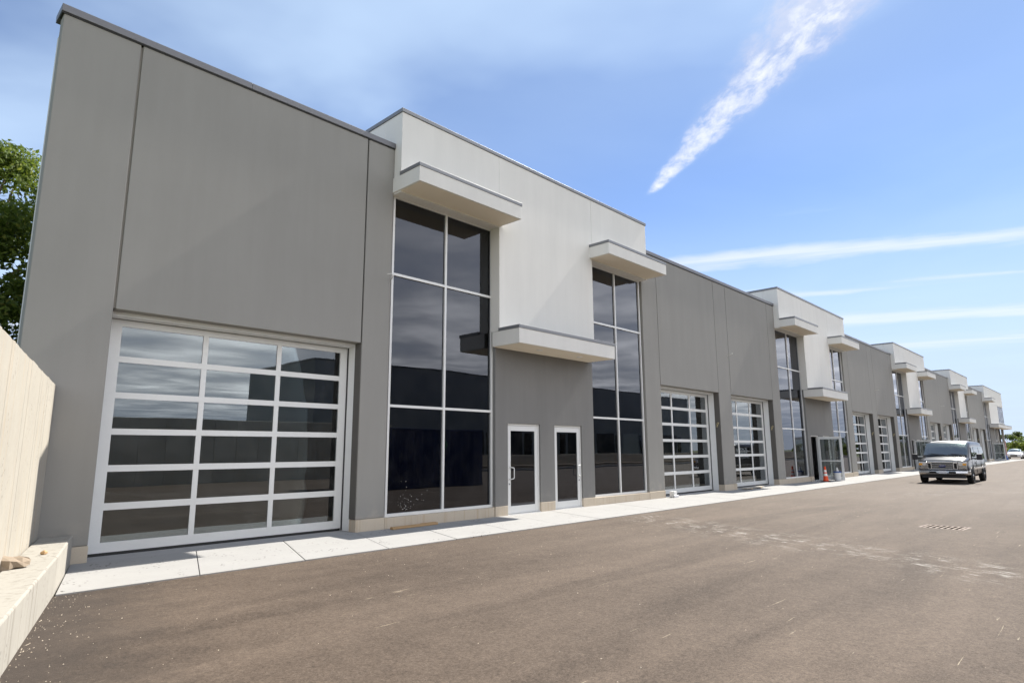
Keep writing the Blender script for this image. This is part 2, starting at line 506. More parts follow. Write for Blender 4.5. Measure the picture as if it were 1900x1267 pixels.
ZC0, ZC1, ZPL, ZHD = 8.475, 8.61, .24, 3.85
YS, YJ, YD = 11.46, 11.72, 11.73            # stucco reveal, metal jamb, face of the overhead doors

PM = {}
def shared_box(key, sx, sy, sz, m):
    if key not in PM: PM[key] = MB().box(-sx / 2, sx / 2, -sy / 2, sy / 2, 0, sz).mesh(key[0], m)
    return PM[key]
def sbox(name, x0, x1, y0, y1, z0, z1, m, parent):
    key = (name, m, round(x1 - x0, 3), round(y1 - y0, 3), round(z1 - z0, 3))
    me = shared_box(key, x1 - x0, y1 - y0, z1 - z0, m)
    return link(name, me, parent, Vector(((x0 + x1) / 2, (y0 + y1) / 2, z0)) - wloc(parent))

def garage(a, b):
    """glazed sectional door in the opening a..b"""
    l, r = a + .10, b - .02
    gd = thing_part('garage_door', ((l + r) / 2, YD, .045))
    st, mu = .165, .092
    sbox('stile', l, l + st, YD, YD + .05, .045, 3.78, 'bright_aluminium', gd)
    sbox('stile', r - st, r, YD, YD + .05, .045, 3.78, 'bright_aluminium', gd)
    gx0, gx1 = l + st, r - st
    cw = (gx1 - gx0 - 2 * mu) / 3
    zr = [(.045, .20), (.695, .805), (1.295, 1.40), (1.885, 1.985), (2.475, 2.575), (3.07, 3.17), (3.67, 3.78)]
    for z0, z1 in zr:
        sbox('rail', gx0, gx1, YD + .004, YD + .05, z0, z1, 'bright_aluminium', gd)
    for k in range(6):
        z0, z1 = zr[k][1], zr[k + 1][0]
        for c in range(3):
            x0 = gx0 + c * (cw + mu)
            sbox('pane', x0, x0 + cw, YD + .022, YD + .028, z0, z1, 'clear_glass', gd)
            if c < 2: sbox('mullion', x0 + cw, x0 + cw + mu, YD + .007, YD + .05, z0, z1, 'bright_aluminium', gd)
    sbox('bottom_seal', l + .01, r - .01, YD + .01, YD + .045, .0, .045, 'door_gasket', gd)
    box('door_track', b - .012, b - .002, YJ - .02, YJ + .008, .01, 3.80, 'door_gasket')
    # metal jambs and head trim inside the stucco reveal
    box('jamb', b, b + .04, YS, YJ + .06, .0, 3.84, 'jamb_metal')
    box('jamb', a - .04, a, YS, YJ + .06, .0, 3.84, 'jamb_metal')
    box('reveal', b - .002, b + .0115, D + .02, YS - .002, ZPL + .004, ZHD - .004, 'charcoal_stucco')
    box('head_trim', a, b, YS + .01, YJ, 3.79, 3.86, 'jamb_metal')
    box('threshold', a, b, 11.2, 12.2, -.12, -.004, 'slab')
def thing_part(name, loc):
    return link(name, None, bld, Vector(loc) - wloc(bld))

def pier(x0, x1, m='grey_stucco', g=.012):
    box('pier', x0 + g, x1 - g, D, YS, ZPL, ZC0, m, bld, .012)
    box('pier_core', x0 + .04, x1 - .04, YS, 11.76, .0, 8.3, 'drywall')
    box('plinth', x0 + .004, x1 - .004, D - .012, YS, -.15, ZPL - .004, 'plinth', bld, .012)
def header(x0, x1, g=.012):
    box('wall_panel', x0 + g, x1 - g, D, YS, ZHD, ZC0, 'grey_stucco', bld, .010)
    box('wall_core', x0 - .02, x1 + .02, YS, 11.76, ZHD + .02, 8.3, 'drywall')
def joint(x, m='door_gasket', z0=ZHD): box('joint_seal', x - .03, x + .03, D + .045, YS - .02, z0 + .02, ZC0 - .02, m)
def coping(x0, x1):
    x = x0
    while x < x1 - .01:                       # folded metal lengths, lapped
        e = min(x + 3.05, x1)
        if x1 - e < .6: e = x1
        box('coping', x + .002, e - .002, D - .035, D + .42, ZC0 + .012, ZC1 + (.003 if int(x) % 2 else 0), 'coping_metal', bld, .006)
        x = e
    box('coping_cleat', x0 + .01, x1 - .01, D - .018, D + .2, ZC0 - .01, ZC0 + .016, 'door_gasket')
def cable(x, z, flip=1):
    pts = [(x, D + .01, z), (x - .03, D - .10, z + .02), (x - .10, D - .22, z + .04), (x - .2, D - .30, z + .05), (x - .34 * flip, D - .36, z + .0)]
    part('cable_stub', MB().tube(pts, .010, 6), 'cable_white', bld, 0, True)
def pigtail(x, z):
    pts = [(x + .01, 11.34, z)] + [(x - .04 - .02 * k / 10, 11.33 + .05 * math.cos(k * .8), z + .02 + .09 * math.sin(k * .55)) for k in range(11)]
    part('cable_pigtail', MB().tube(pts, .012, 6), 'cable_yellow', bld, 0, True)

# first half bay
pier(XL, 2.64); header(2.64, 7.20, .022); pier(7.20, B0, g=.012)
joint(2.64, 'caulk'); joint(7.20); garage(2.64, 7.20); coping(XL - .03, B0 - .005)
cable(B0 - .02, 5.35)

def entry_door(x0, x1, handle_left, hinge_right, opened, deg=94):
    """glazed aluminium door in its frame; opened swings the leaf out on its right-hand hinge"""
    y = 11.245; zt = 2.29
    fr = MB().box(x0, x0 + .05, y, y + .11, 0, zt).box(x1 - .05, x1, y, y + .11, 0, zt).box(x0 + .05, x1 - .05, y + .001, y + .109, zt - .05, zt)
    part('door_frame', fr, 'aluminium', bld, .004)
    wl = x1 - x0 - .11; hgt = zt - .075
    lf = thing_part('door', (x1 - .055, y + .03, .018))
    def lb(name, a, b, c, d_, z0, z1, m, bev=.004): return addl(name, MB().box(a, b, c, d_, z0, z1), m, lf, bev)
    lb('stile', -.11, 0, -.022, .022, 0, hgt, 'bright_aluminium'); lb('stile', -wl, -wl + .11, -.022, .022, 0, hgt, 'bright_aluminium')
    lb('top_rail', -wl + .11, -.11, -.021, .021, hgt - .13, hgt, 'bright_aluminium'); lb('bottom_rail', -wl + .11, -.11, -.021, .021, 0, .19, 'bright_aluminium')
    if opened:
        lb('mid_rail', -wl + .11, -.11, -.0205, .0205, .94, 1.0, 'bright_aluminium')
        lb('pane', -wl + .11, -.11, -.003, .003, .19, .94, 'clear_glass', 0); lb('pane', -wl + .11, -.11, -.003, .003, 1.0, hgt - .13, 'clear_glass', 0)
    else:
        lb('pane', -wl + .11, -.11, -.003, .003, .19, hgt - .13, 'tinted_glass', 0)
    hx = -wl + .055 if handle_left else -.055
    s = 1 if handle_left else -1
    pull = MB().tube([(hx, -.02, .86), (hx, -.075, .86), (hx + .10 * s, -.085, .875), (hx + .115 * s, -.088, .90), (hx + .115 * s, -.088, 1.12), (hx + .10 * s, -.085, 1.145), (hx, -.075, 1.16), (hx, -.02, 1.16)], .0125, 8)
    addl('handle', pull, 'bright_aluminium', lf, 0, True)
    addl('lock', MB().lathe([(.02, 0), (.02, .012), (.012, .016)], 12, (0, 0, 0)), 'cap_metal', lf).matrix_local = Matrix.Translation((hx, -.022, .74)) @ Matrix.Rotation(R(90), 4, 'X')
    if opened: lf.rotation_euler.z = R(deg)
    box('door_sill', x0, x1, 11.2, 11.5, -.1, .012, 'aluminium')

def window(x0, x1, zs, m='tinted_glass', cols=2, y=11.29):
    wn = thing_part('window', ((x0 + x1) / 2, y, zs[0]))
    fb = .055
    z0, z1 = zs[0], zs[-1]
    sbox('frame_jamb', x0, x0 + fb, y, y + .12, z0, z1, 'aluminium', wn); sbox('frame_jamb', x1 - fb, x1, y, y + .12, z0, z1, 'aluminium', wn)
    sbox('frame_sill', x0 + fb, x1 - fb, y + .001, y + .12, z0, z0 + .065, 'aluminium', wn); sbox('frame_head', x0 + fb, x1 - fb, y + .001, y + .12, z1 - .05, z1, 'aluminium', wn)
    cw = (x1 - x0 - 2 * fb - (cols - 1) * fb) / cols
    for c in range(1, cols):
        xm = x0 + fb + c * cw + (c - 1) * fb
        sbox('mullion', xm, xm + fb, y + .002, y + .12, z0 + .065, z1 - .05, 'aluminium', wn)
    ed = [z0 + .065] + [v for q in zs[1:-1] for v in (q - .028, q + .028)] + [z1 - .05]
    for k in range(len(zs) - 1):
        for c in range(cols):
            xa = x0 + fb + c * (cw + fb)
            sbox('pane', xa, xa + cw, y + .045, y + .051, ed[2 * k], ed[2 * k + 1], m, wn)
            if k: sbox('transom', xa, xa + cw, y + .004, y + .12, ed[2 * k - 1], ed[2 * k], 'aluminium', wn)

def canopy(x0, x1, z0, z1, back, front=10.24, lights=False):
    cb = part('canopy', MB().box(x0, x1, front, back, z0, z1 - .082), 'white_stucco', bld, .008)
    part('soffit', MB().box(x0 + .05, x1 - .05, front + .05, back - .01, z0 - .006, z0 + .02), 'soffit', cb)
    part('cap_flashing', MB().box(x0 - .014, x1 + .014, front - .014, 10.962, z1 - .082, z1), 'cap_metal', cb, .005)
    if lights:
        for f in (.3, .72):
            c = (x0 + (x1 - x0) * f, front + .42, z0 - .018)
            lt = part('downlight', MB().lathe([(.085, .0), (.09, .012), (.06, .013)], 20, c, True), 'lamp_white', cb, 0, True)

def box_bay(k):
    X0 = B0 + BP * k
    W = BW if k < 4 else XEND - X0
    last = k == 4
    yw = 10.965
    segs = [(0, 3.17), (7.24, BW)] + ([(BW, W)] if last else [])
    for a, b in segs:
        box('fascia_panel', X0 + a + (.004 if a else 0), X0 + b - .004, yw, 11.62, 7.37, 9.33, 'white_stucco', bld, .005)
    mp = MB()
    prof = [(yw, 4.60), (11.29, 4.60), (11.29, 7.37), (11.62, 7.37), (11.62, 9.33), (yw, 9.33)]
    mp.loft([[(xx, a, b) for a, b in reversed(prof)] for xx in (X0 + 3.17, X0 + 7.236)])
    part('fascia_panel', mp, 'white_stucco', bld, .005)
    box('bay_core', X0 + .05, X0 + W - .05, yw + .03, 11.6, 7.40, 9.30, 'cap_metal')
    box('parapet_return', X0, X0 + .3, 11.625, 17, 8.32, 9.33, 'white_stucco', bld, .008)
    box('parapet_return', X0 + W - .3, X0 + W, 11.625, 17, 8.32, 9.33, 'white_stucco', bld, .008)
    n = 4 if not last else 6
    for i in range(n):
        a, b = X0 - .025 + (W + .05) * i / n, X0 - .025 + (W + .05) * (i + 1) / n
        box('coping', a + .001, b - .001, yw - .025, 11.66, 9.335, 9.425 + .002 * (i % 2), 'cap_metal', bld, .005)
    box('coping', X0 - .025, X0 + .33, 11.662, 17, 9.335, 9.425, 'cap_metal', bld, .005)
    box('coping', X0 + W - .33, X0 + W + .025, 11.662, 17, 9.335, 9.425, 'cap_metal', bld, .005)
    # white drop panel between the windows
    canopy(X0 - .03, X0 + 3.25, 7.41, 7.84, 11.40)
    if not last: canopy(X0 + 7.11, X0 + 10.47, 7.41, 7.84, 11.40)
    canopy(X0 + 3.135, X0 + (7.24 if not last else W + .1), 4.21, 4.67, 11.19, 10.24, True)
    zs = [.225, 2.575, 5.54, 7.40]
    window(X0 + .05, X0 + 3.245, zs)
    window(X0 + 7.40, X0 + 10.40, zs if not last else [.225, 2.575, 4.2])
    # entrance wall with two door openings
    ya, yb = 11.195, 11.36
    d1, d2 = (X0 + 3.70, X0 + 4.965), (X0 + 5.565, X0 + 6.815)
    ew = MB().box(X0 + 3.25, d1[0], ya, yb, ZPL, 2.29).box(d1[1], d2[0], ya, yb, ZPL, 2.29).box(d2[1], X0 + 7.40, ya, yb, ZPL, 2.29).box(X0 + 3.25, X0 + 7.40, ya, yb, 2.29, 4.62)
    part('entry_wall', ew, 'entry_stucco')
    for a, b in ((X0 + 3.25, d1[0]), (d1[1], d2[0]), (d2[1], X0 + 7.40)):
        box('plinth', a + .003, b - .003, ya - .006, yb, -.15, ZPL - .003, 'plinth', bld, .01)
    for a, b in ((X0 + .003, X0 + 3.247), (X0 + 7.403, X0 + BW - .003)):
        box('plinth', a, b, D - .004, 11.42, -.15, .222, 'plinth', bld, .01)
    op = k in (1, 2, 4)
    entry_door(*d1, True, True, op, 92 if k == 1 else 88)
    entry_door(*d2, False, False, False)
    if last:
        box('pier', X0 + BW, X0 + BW + 1.1, D, YS, ZPL, 4.3, 'grey_stucco', bld, .01)
        box('pier', X0 + W - .7, X0 + W, D, YS, ZPL, 4.3, 'grey_stucco', bld, .01)
        box('drop_panel', X0 + 7.26, X0 + 11.4, yw + .002, 11.29, 4.66, 7.366, 'white_stucco', bld, .008)
        window(X0 + 11.4, X0 + W - .25, [5.0, 7.37], 'tinted_glass', 4, 11.0)
        box('spandrel', X0 + 11.4, X0 + W, yw + .02, 11.4, 4.66, 5.0, 'grey_stucco')
        box('reveal_back', X0 + BW + 1.1, X0 + W - .7, 11.9, 12.0, 0, 4.4, 'dark_stucco')

for k in range(5):
    X0 = B0 + BP * k
    box_bay(k)
    if k == 4: break
    g1, g2 = (X0 + 11.45, X0 + 15.965), (X0 + 17.10, X0 + 21.535)
    pier(X0 + BW, g1[0]); pier(g1[1], g2[0]); pier(g2[1], X0 + BP)
    for a, b in (g1, g2):
        header(a, b); joint(a); joint(b); garage(a, b); pigtail(b, 2.55)
    coping(X0 + BW + .005, X0 + BP - .005)
    cable(g2[0] - .1, 5.45, 1.2)

# white paint flicked over the low corner of the first tall window
sp_ = MB(); rn = random.Random(4)
for i in range(46):
    a_, b_ = 8.32 + abs(rn.gauss(0, .32)), .34 + abs(rn.gauss(0, .24)); s_r = rn.uniform(.003, .008)
    sp_.loft([[(a_ + s_r * q * math.cos(k * 1.047), 11.334 - e, b_ + s_r * q * math.sin(k * 1.047)) for k in range(6)] for q, e in ((1, 0), (.6, .002))])
part('paint_splatter', sp_, 'cone_white')['kind'] = 'stuff'

# shell behind the facade: skew end wall, back wall, roof, floors, party walls
def side_x(y): return XL + .06 + LOT * (y - D)
YB = 32.0
part('end_wall', MB().prism([(side_x(D + .012), D + .012), (XL + .4, D + .242), (side_x(YB) + .3, YB), (side_x(YB), YB)], -.1, 8.47), 'grey_stucco')
part('end_coping', MB().prism([(side_x(D + .45) - .03, D + .45), (side_x(D + .45) + .4, D + .45), (side_x(YB) + .4, YB), (side_x(YB) - .03, YB)], 8.475, 8.60), 'coping_metal')
box('back_wall', side_x(YB), XEND, YB, YB + .3, -.1, 8.5, 'grey_stucco')
box('end_wall', XEND - .25, XEND - .02, 11.63, YB, -.1, 8.5, 'grey_stucco')
part('roof_deck', MB().prism([(side_x(11.62) + .05, 11.62), (XEND - .03, 11.62), (XEND - .03, YB), (side_x(YB), YB)], 8.3, 8.42), 'roofing')
part('floor_slab', MB().prism([(side_x(12.2) + .3, 12.2), (XEND - .3, 12.2), (XEND - .3, YB), (side_x(YB) + .3, YB)], -.12, -.005), 'slab')
box('floor_slab', B0 + .1, XEND - .3, 11.37, 12.199, -.12, -.006, 'slab')
for k in range(5):
    X0 = B0 + BP * k
    box('party_wall', X0 - .35, X0 - .2, 11.77, YB, 0, 8.29, 'drywall')
    if k < 4:
        box('party_wall', X0 + BW + .45, X0 + BW + .6, 11.77, YB, 0, 8.29, 'drywall')
        box('party_wall', X0 + 16.45, X0 + 16.6, 11.77, YB, 0, 8.29, 'drywall')
    box('party_wall', X0 + 5.2, X0 + 5.35, 11.77, 20, 0, 8.29, 'drywall')
    box('office_back_wall', X0 - .2, X0 + BW + .45, 20, 20.15, 0, 8.29, 'drywall')
    if k < 2:
        for i in range(5):
            sx = X0 + 12.0 + i * .82
            part('wall_stud', MB().box(sx, sx + .09, 15.6, 15.7, 0, 3.7), 'jamb_metal')
        box('unit_back_wall', X0 + BW + .6, X0 + 16.45, 19.5, 19.6, 0, 8.29, 'drywall')
        box('unit_back_wall', X0 + 16.6, X0 + BP - .35, 19.5, 19.6, 0, 8.29, 'drywall')
        for i in range(4):
            sx = X0 + 7.8 + i * .62
            part('wall_stud', MB().box(sx, sx + .09, 13.6, 13.7, 0, 3.0), 'jamb_metal')

# ------------------------------------------------------------------ concrete walls at the near end
def along(y, off=0.0): return (2.0 + off + LOT * (y - 11.2), y)
rw = thing('retaining_wall', (1.2, 8.6, 0), 'tall board-marked cream concrete retaining wall running from the building corner', 'wall')
y = 11.19; first = True; i = 0
while y > -11.0:
    wd = random.choice((.14, .17, .2, .2, .24)) if y > 4 else .6
    y2 = max(y - wd, -11.0)
    a, b = along(y, random.uniform(-.0015, .0015)), along(y2, 0)
    off = a[0] - along(y)[0]
    zt = 2.58 + (11.2 - y) * .022 + random.uniform(-.008, .008)
    zt2 = 2.58 + (11.2 - y2) * .022 + random.uniform(-.008, .008)
    mb = MB()
    p0, p1 = (a[0], y), (b[0] + off, y2)
    q0, q1 = (p0[0] - .36, p0[1]), (p1[0] - .36, p1[1])
    mb.v += [(p0[0], p0[1], -.1), (p1[0], p1[1], -.1), (q1[0], q1[1], -.1), (q0[0], q0[1], -.1), (p0[0], p0[1], zt), (p1[0], p1[1], zt2), (q1[0], q1[1], zt2), (q0[0], q0[1], zt)]
    mb.f += [(0, 1, 2, 3), (7, 6, 5, 4), (4, 5, 1, 0), (5, 6, 2, 1), (6, 7, 3, 2), (7, 4, 0, 3)]
    add('board_strip', mb, 'wall_concrete', rw)
    y = y2
lg = thing('concrete_ledge', (1.6, 9.0, 0), 'low pale concrete ledge with stained side along the foot of the retaining wall', 'ledge')
pts_out = [(2.425, 11.2), (1.86, 9.15), (.98, 6.15), (-.7, .4), (-2.2, -4.6)]
y_in = [11.2, 9.15, 6.15, .4, -4.6]
for i in range(4):
    o0, o1 = pts_out[i], pts_out[i + 1]
    i0, i1 = along(o0[1], .012), along(o1[1], .012)
    add('ledge_block', MB().prism([i0, i1, (o1[0], o1[1] + .004), o0], -.2, .412 + (.002 if i else 0)), 'ledge_concrete', lg, .018)
opp = thing('retaining_wall', (14, -11.3, 0), 'long cream concrete wall facing the first overhead door across the yard', 'wall')
x = -4.6; 
while x < 24:
    x2 = x + 1.2
    add('wall_bay', MB().box(x + .006, x2 - .006, -11.55 - random.uniform(0, .01), -11.15, -.1, 3.3), 'brightened_concrete', opp, .012)
    x = x2
m = MB().prism([(-60, 60), (-60, -60), (along(-11.6)[0] - .3, -60), (along(-11.6)[0] - .3, -11.6), (along(11.2)[0] - .3, 11.2), (side_x(60) - 1.2, 60)], -.3, 2.35)
tag(add('raised_ground', m, 'grass'), kind='structure')

# rubble on the ledge
rb = MB()
rk = random.Random(3)
rings = []
for i in range(7):
    f = i / 6; rad = .17 * math.sin(math.pi * min(max(f, .08), .93)) ** .6
    rings.append([(1.27 + (f - .5) * .42 + rk.uniform(-.02, .02), 8.53 + math.cos(k * .7) * rad * 1.0 + rk.uniform(-.03, .03), .41 + max(0, .045 + math.sin(k * .7) * rad * .55 + rk.uniform(-.02, .02))) for k in range(9)])
rb.loft(rings)
tag(add('broken_concrete', rb, 'rock'), 'jagged lump of broken concrete lying on the low ledge', 'rubble')
rb = MB(); rings = []
for i in range(5):
    f = i / 4; rad = .035 * math.sin(math.pi * min(max(f, .1), .9))
    rings.append([(1.75 + (f - .5) * .07, 9.35 + math.cos(k * .9) * rad, .412 + max(0, .02 + math.sin(k * .9) * rad)) for k in range(7)])
rb.loft(rings)
tag(add('stone_chip', rb, 'wood'), 'small brown stone chip on the low concrete ledge', 'stone')

# ------------------------------------------------------------------ things on the walk
pk = thing('wooden_plank', (8.55, 11.02, .0), 'rough brown wooden plank lying on the walk below the first tall window', 'plank', None, R(2))
addl('board', MB().box(-.62, .62, -.05, .05, .004, .052), 'wood', pk, .006)
addl('splinter', MB().box(.2, .64, .035, .062, .03, .058), 'wood', pk, .004)
bd = thing('scrap_board', (26.0, 11.0, 0), 'pale weathered scrap board lying before an overhead door', 'board', None, R(2))
addl('board', MB().box(-.95, .95, -.13, .13, .03, .062), 'weathered_wood', bd, .005)
addl('batten', MB().box(-.5, -.38, -.15, .15, .002, .03), 'wood', bd, .003)
addl('batten', MB().box(.5, .62, -.15, .15, .002, .03), 'wood', bd, .003)
wb = thing('wrapped_brick', (19.62, 11.08, 0), 'small white block with blue wrap by the pier foot', 'block')
addl('block', MB().box(-.1, .1, -.09, .09, .002, .2), 'rag_white', wb, .015)
addl('wrap', MB().box(-.16, .14, -.14, -.095, .002, .08), 'plate_white', wb, .02)

def cone(name, loc, label, s=1.0, group=None):
    c = thing(name, loc, label, 'cone', group)
    base = MB().prism([(.19 * s * a + .17 * s * b, .19 * s * b - .17 * s * a) if 0 else (q[0] * s, q[1] * s) for q in ((-.14, -.18), (.14, -.18), (.18, -.14), (.18, .14), (.14, .18), (-.14, .18), (-.18, .14), (-.18, -.14)) for a, b in ((0, 0),)], .002, .035 * s)
    addl('base', base, 'rubber', c, .006)
    def rad(z): return (.135 - .105 * z / .72) * s
    zz = [.035, .28, .40, .46, .57, .72]
    for i, (nm, mt) in enumerate((('body', 'cone_orange'), ('reflective_band', 'cone_white'), ('body', 'cone_orange'), ('reflective_band', 'cone_white'), ('tip', 'cone_orange'))):
        e = .003 if mt == 'cone_white' else 0
        prof = [(rad(zz[i]) + e, zz[i] * s), (rad(zz[i + 1]) + e, zz[i + 1] * s)]
        addl(nm, MB().lathe(prof, 24), mt, c, 0, False)
    addl('collar', MB().lathe([(.045 * s, .66 * s), (.045 * s, .70 * s), (.036 * s, .735 * s)], 18), 'cone_orange', c)
    return c
cone('traffic_cone', (33.72, 10.55, 0), 'orange traffic cone with two white bands on the walk before the open glass door', 1.0)
cone('traffic_cone', (16.95, 12.3, 0), 'dim orange traffic cone standing indoors behind the tall window', 1.0)

bk = thing('paint_bucket', (35.15, 10.42, 0), 'white plastic bucket with blue rim and a rag on top beside the traffic cone', 'bucket')
addl('body', MB().lathe([(.15, .003), (.158, .03), (.18, .36), (.192, .365), (.192, .40), (.182, .41)], 28), 'bucket_white', bk)
addl('rim', MB().lathe([(.197, .40), (.199, .455), (.186, .462)], 28), 'lid_blue', bk)
rg = []
for i in range(6):
    f = i / 5
    rg.append([(.02 + math.cos(k * .785) * (.085 - .05 * f) * (1 + .3 * math.sin(k * 3 + i)), math.sin(k * .785) * (.075 - .045 * f) * (1 + .25 * math.cos(k * 2 + i)), .455 + .2 * f + .012 * math.sin(k * 2.3)) for k in range(8)])
addl('rag', MB().loft(rg), 'rag_white', bk, 0, True)
addl('handle', MB().tube([(.19 * math.cos(a), -.2 - .02 * math.sin(a * 2), .37 - .16 * math.sin(a)) for a in [math.pi * k / 10 for k in range(11)]], .006, 6), 'steel_rim', bk, 0, True)

bt = thing('blue_tarp_bundle', (110.5, 10.95, 0), 'blue tarp bundle at the far corner of the building', 'tarp')
rg = []
for i in range(7):
    f = i / 6
    rg.append([(math.cos(k * .628) * .36 * (1 - .55 * f) * (1 + .15 * math.sin(k * 2.1 + i)), math.sin(k * .628) * .34 * (1 - .5 * f) * (1 + .15 * math.cos(k * 1.7 + i)), .002 + .62 * f) for k in range(10)])
addl('bundle', MB().loft(rg), 'lid_blue', bt, 0, True)
pt = thing('marker_post', (112.4, 10.95, 0), 'thin post wrapped in pink tape at the far corner of the building', 'post')
addl('post', MB().lathe([(.05, 0), (.05, 2.6), (.03, 2.64)], 10), 'pink_tape', pt)
addl('foot', MB().box(-.22, .22, -.22, .22, .0, .06), 'slab', pt, .01)

# drain
dg = thing('drain_grate', (GC[0], GC[1], -.02), 'rusty slotted iron storm drain grate set in the asphalt', 'drain', None, GA)
addl('frame', MB().box(-.31, .31, -.40, -.355, -.03, .002).box(-.31, .31, .355, .40, -.03, .002).box(-.31, -.27, -.355, .355, -.03, .002).box(.27, .31, -.355, .355, -.03, .002), 'cast_iron', dg)
addl('pit_wall', MB().box(-.32, -.30, -.41, .41, -.29, -.012).box(.30, .32, -.41, .41, -.29, -.012).box(-.30, .30, -.41, -.39, -.29, -.012).box(-.30, .30, .39, .41, -.29, -.012), 'void_black', dg)
addl('pit', MB().quad((-.31, -.40, -.295), (.31, -.40, -.295), (.31, .40, -.295), (-.31, .40, -.295)), 'void_black', dg)
for i in range(7):
    y = -.355 + .71 * (i + .5) / 7
    addl('bar', MB().box(-.27, .27, y - .021, y + .021, -.004, .0), 'cast_iron', dg)

# ------------------------------------------------------------------ vehicles
def ring(x, zb, zbelt, zt, wl, wb, wt, crown=.04):
    """right-to-left cross-section of a body; y to the vehicle's left"""
    pts = [(-wl * .92, zb), (-wl, zb + .08), (-wl - .012, (zb + zbelt) / 2), (-wb, zbelt - .02), (-wb + .012, zbelt), (-(wb * .35 + wt * .65), zbelt + (zt - zbelt) * .62), (-wt, zt - .07 * min(1, (zt - zbelt) / .5)), (-wt * .82, zt - .012), (-wt * .4, zt + crown * .8)]
    pts = pts + [(0, zt + crown)] + [(-a, b) for a, b in reversed(pts)]
    return [(x, a, b) for a, b in pts]
def wheel(parent, x, y, r, wd, side):
    tw = link('wheel', MB().mesh('wheel', 'rubber'), parent, (x, y, r))
    prof = [(r * .62, -wd / 2), (r * .93, -wd / 2), (r, -wd * .32), (r, wd * .32), (r * .93, wd / 2), (r * .62, wd / 2)]
    ty = MB().lathe(prof, 28, (0, 0, 0), False)
    rm = MB().lathe([(r * .63, wd * .20), (r * .60, wd * .38), (r * .45, wd * .30), (r * .2, wd * .40), (r * .12, wd * .5)], 24)
    ro = Matrix.Rotation(R(-90 if side > 0 else 90), 4, 'X')
    for nm, mb, mt in (('tyre', ty, 'rubber'), ('rim', rm, 'steel_rim')):
        o = link(nm, mb.mesh(nm, mt, (0, 0, 0), False), tw); o.matrix_local = ro
    # five dark openings of the rim
    for k in range(5):
        a = k * math.tau / 5
        o = link('rim_slot', MB().box(-.03, .03, -.02, .02, wd * .345, wd * .352).mesh('rim_slot', 'void_black'), tw)
        o.matrix_local = ro @ Matrix.Rotation(a, 4, 'Z') @ Matrix.Translation((r * .36, 0, 0))
    return tw

van_z = .93
van = thing('passenger_van', (36.3, 5.9, -.02), 'dark full-size passenger van with chrome grille and bumper standing on the drive', 'van', None, math.pi)
van.scale = (1, 1, van_z)
# local: +x forward, front axle at x=0
st = [(.86, .42, .84, 1.08, .93, .93, .82, .01), (.80, .40, .90, 1.15, .98, .97, .88, .02), (.45, .38, .97, 1.21, 1.0, .98, .90, .03), (.10, .38, 1.02, 1.26, 1.0, .985, .91, .03),
      (-.12, .38, 1.06, 1.33, 1.0, .985, .92, .03), (-.42, .38, 1.10, 1.62, 1.0, .985, .91, .03), (-.72, .38, 1.12, 1.90, 1.0, .985, .88, .03), (-.98, .38, 1.12, 2.06, 1.0, .985, .87, .03), (-1.4, .38, 1.12, 2.11, 1.0, .985, .875, .03),
      (-2.5, .38, 1.12, 2.12, 1.0, .985, .875, .03), (-3.8, .38, 1.12, 2.11, 1.0, .985, .875, .03), (-4.5, .40, 1.12, 2.08, .99, .975, .865, .03), (-4.66, .44, 1.12, 1.98, .96, .95, .74, .03)]
bdy = addl('body', MB().loft([ring(*s) for s in st]), 'van_paint', van, .0, True)
for e in (): pass
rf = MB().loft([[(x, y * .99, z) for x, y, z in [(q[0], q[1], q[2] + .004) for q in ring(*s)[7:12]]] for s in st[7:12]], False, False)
addl('roof_skin', rf, 'van_roof', van, 0, True)
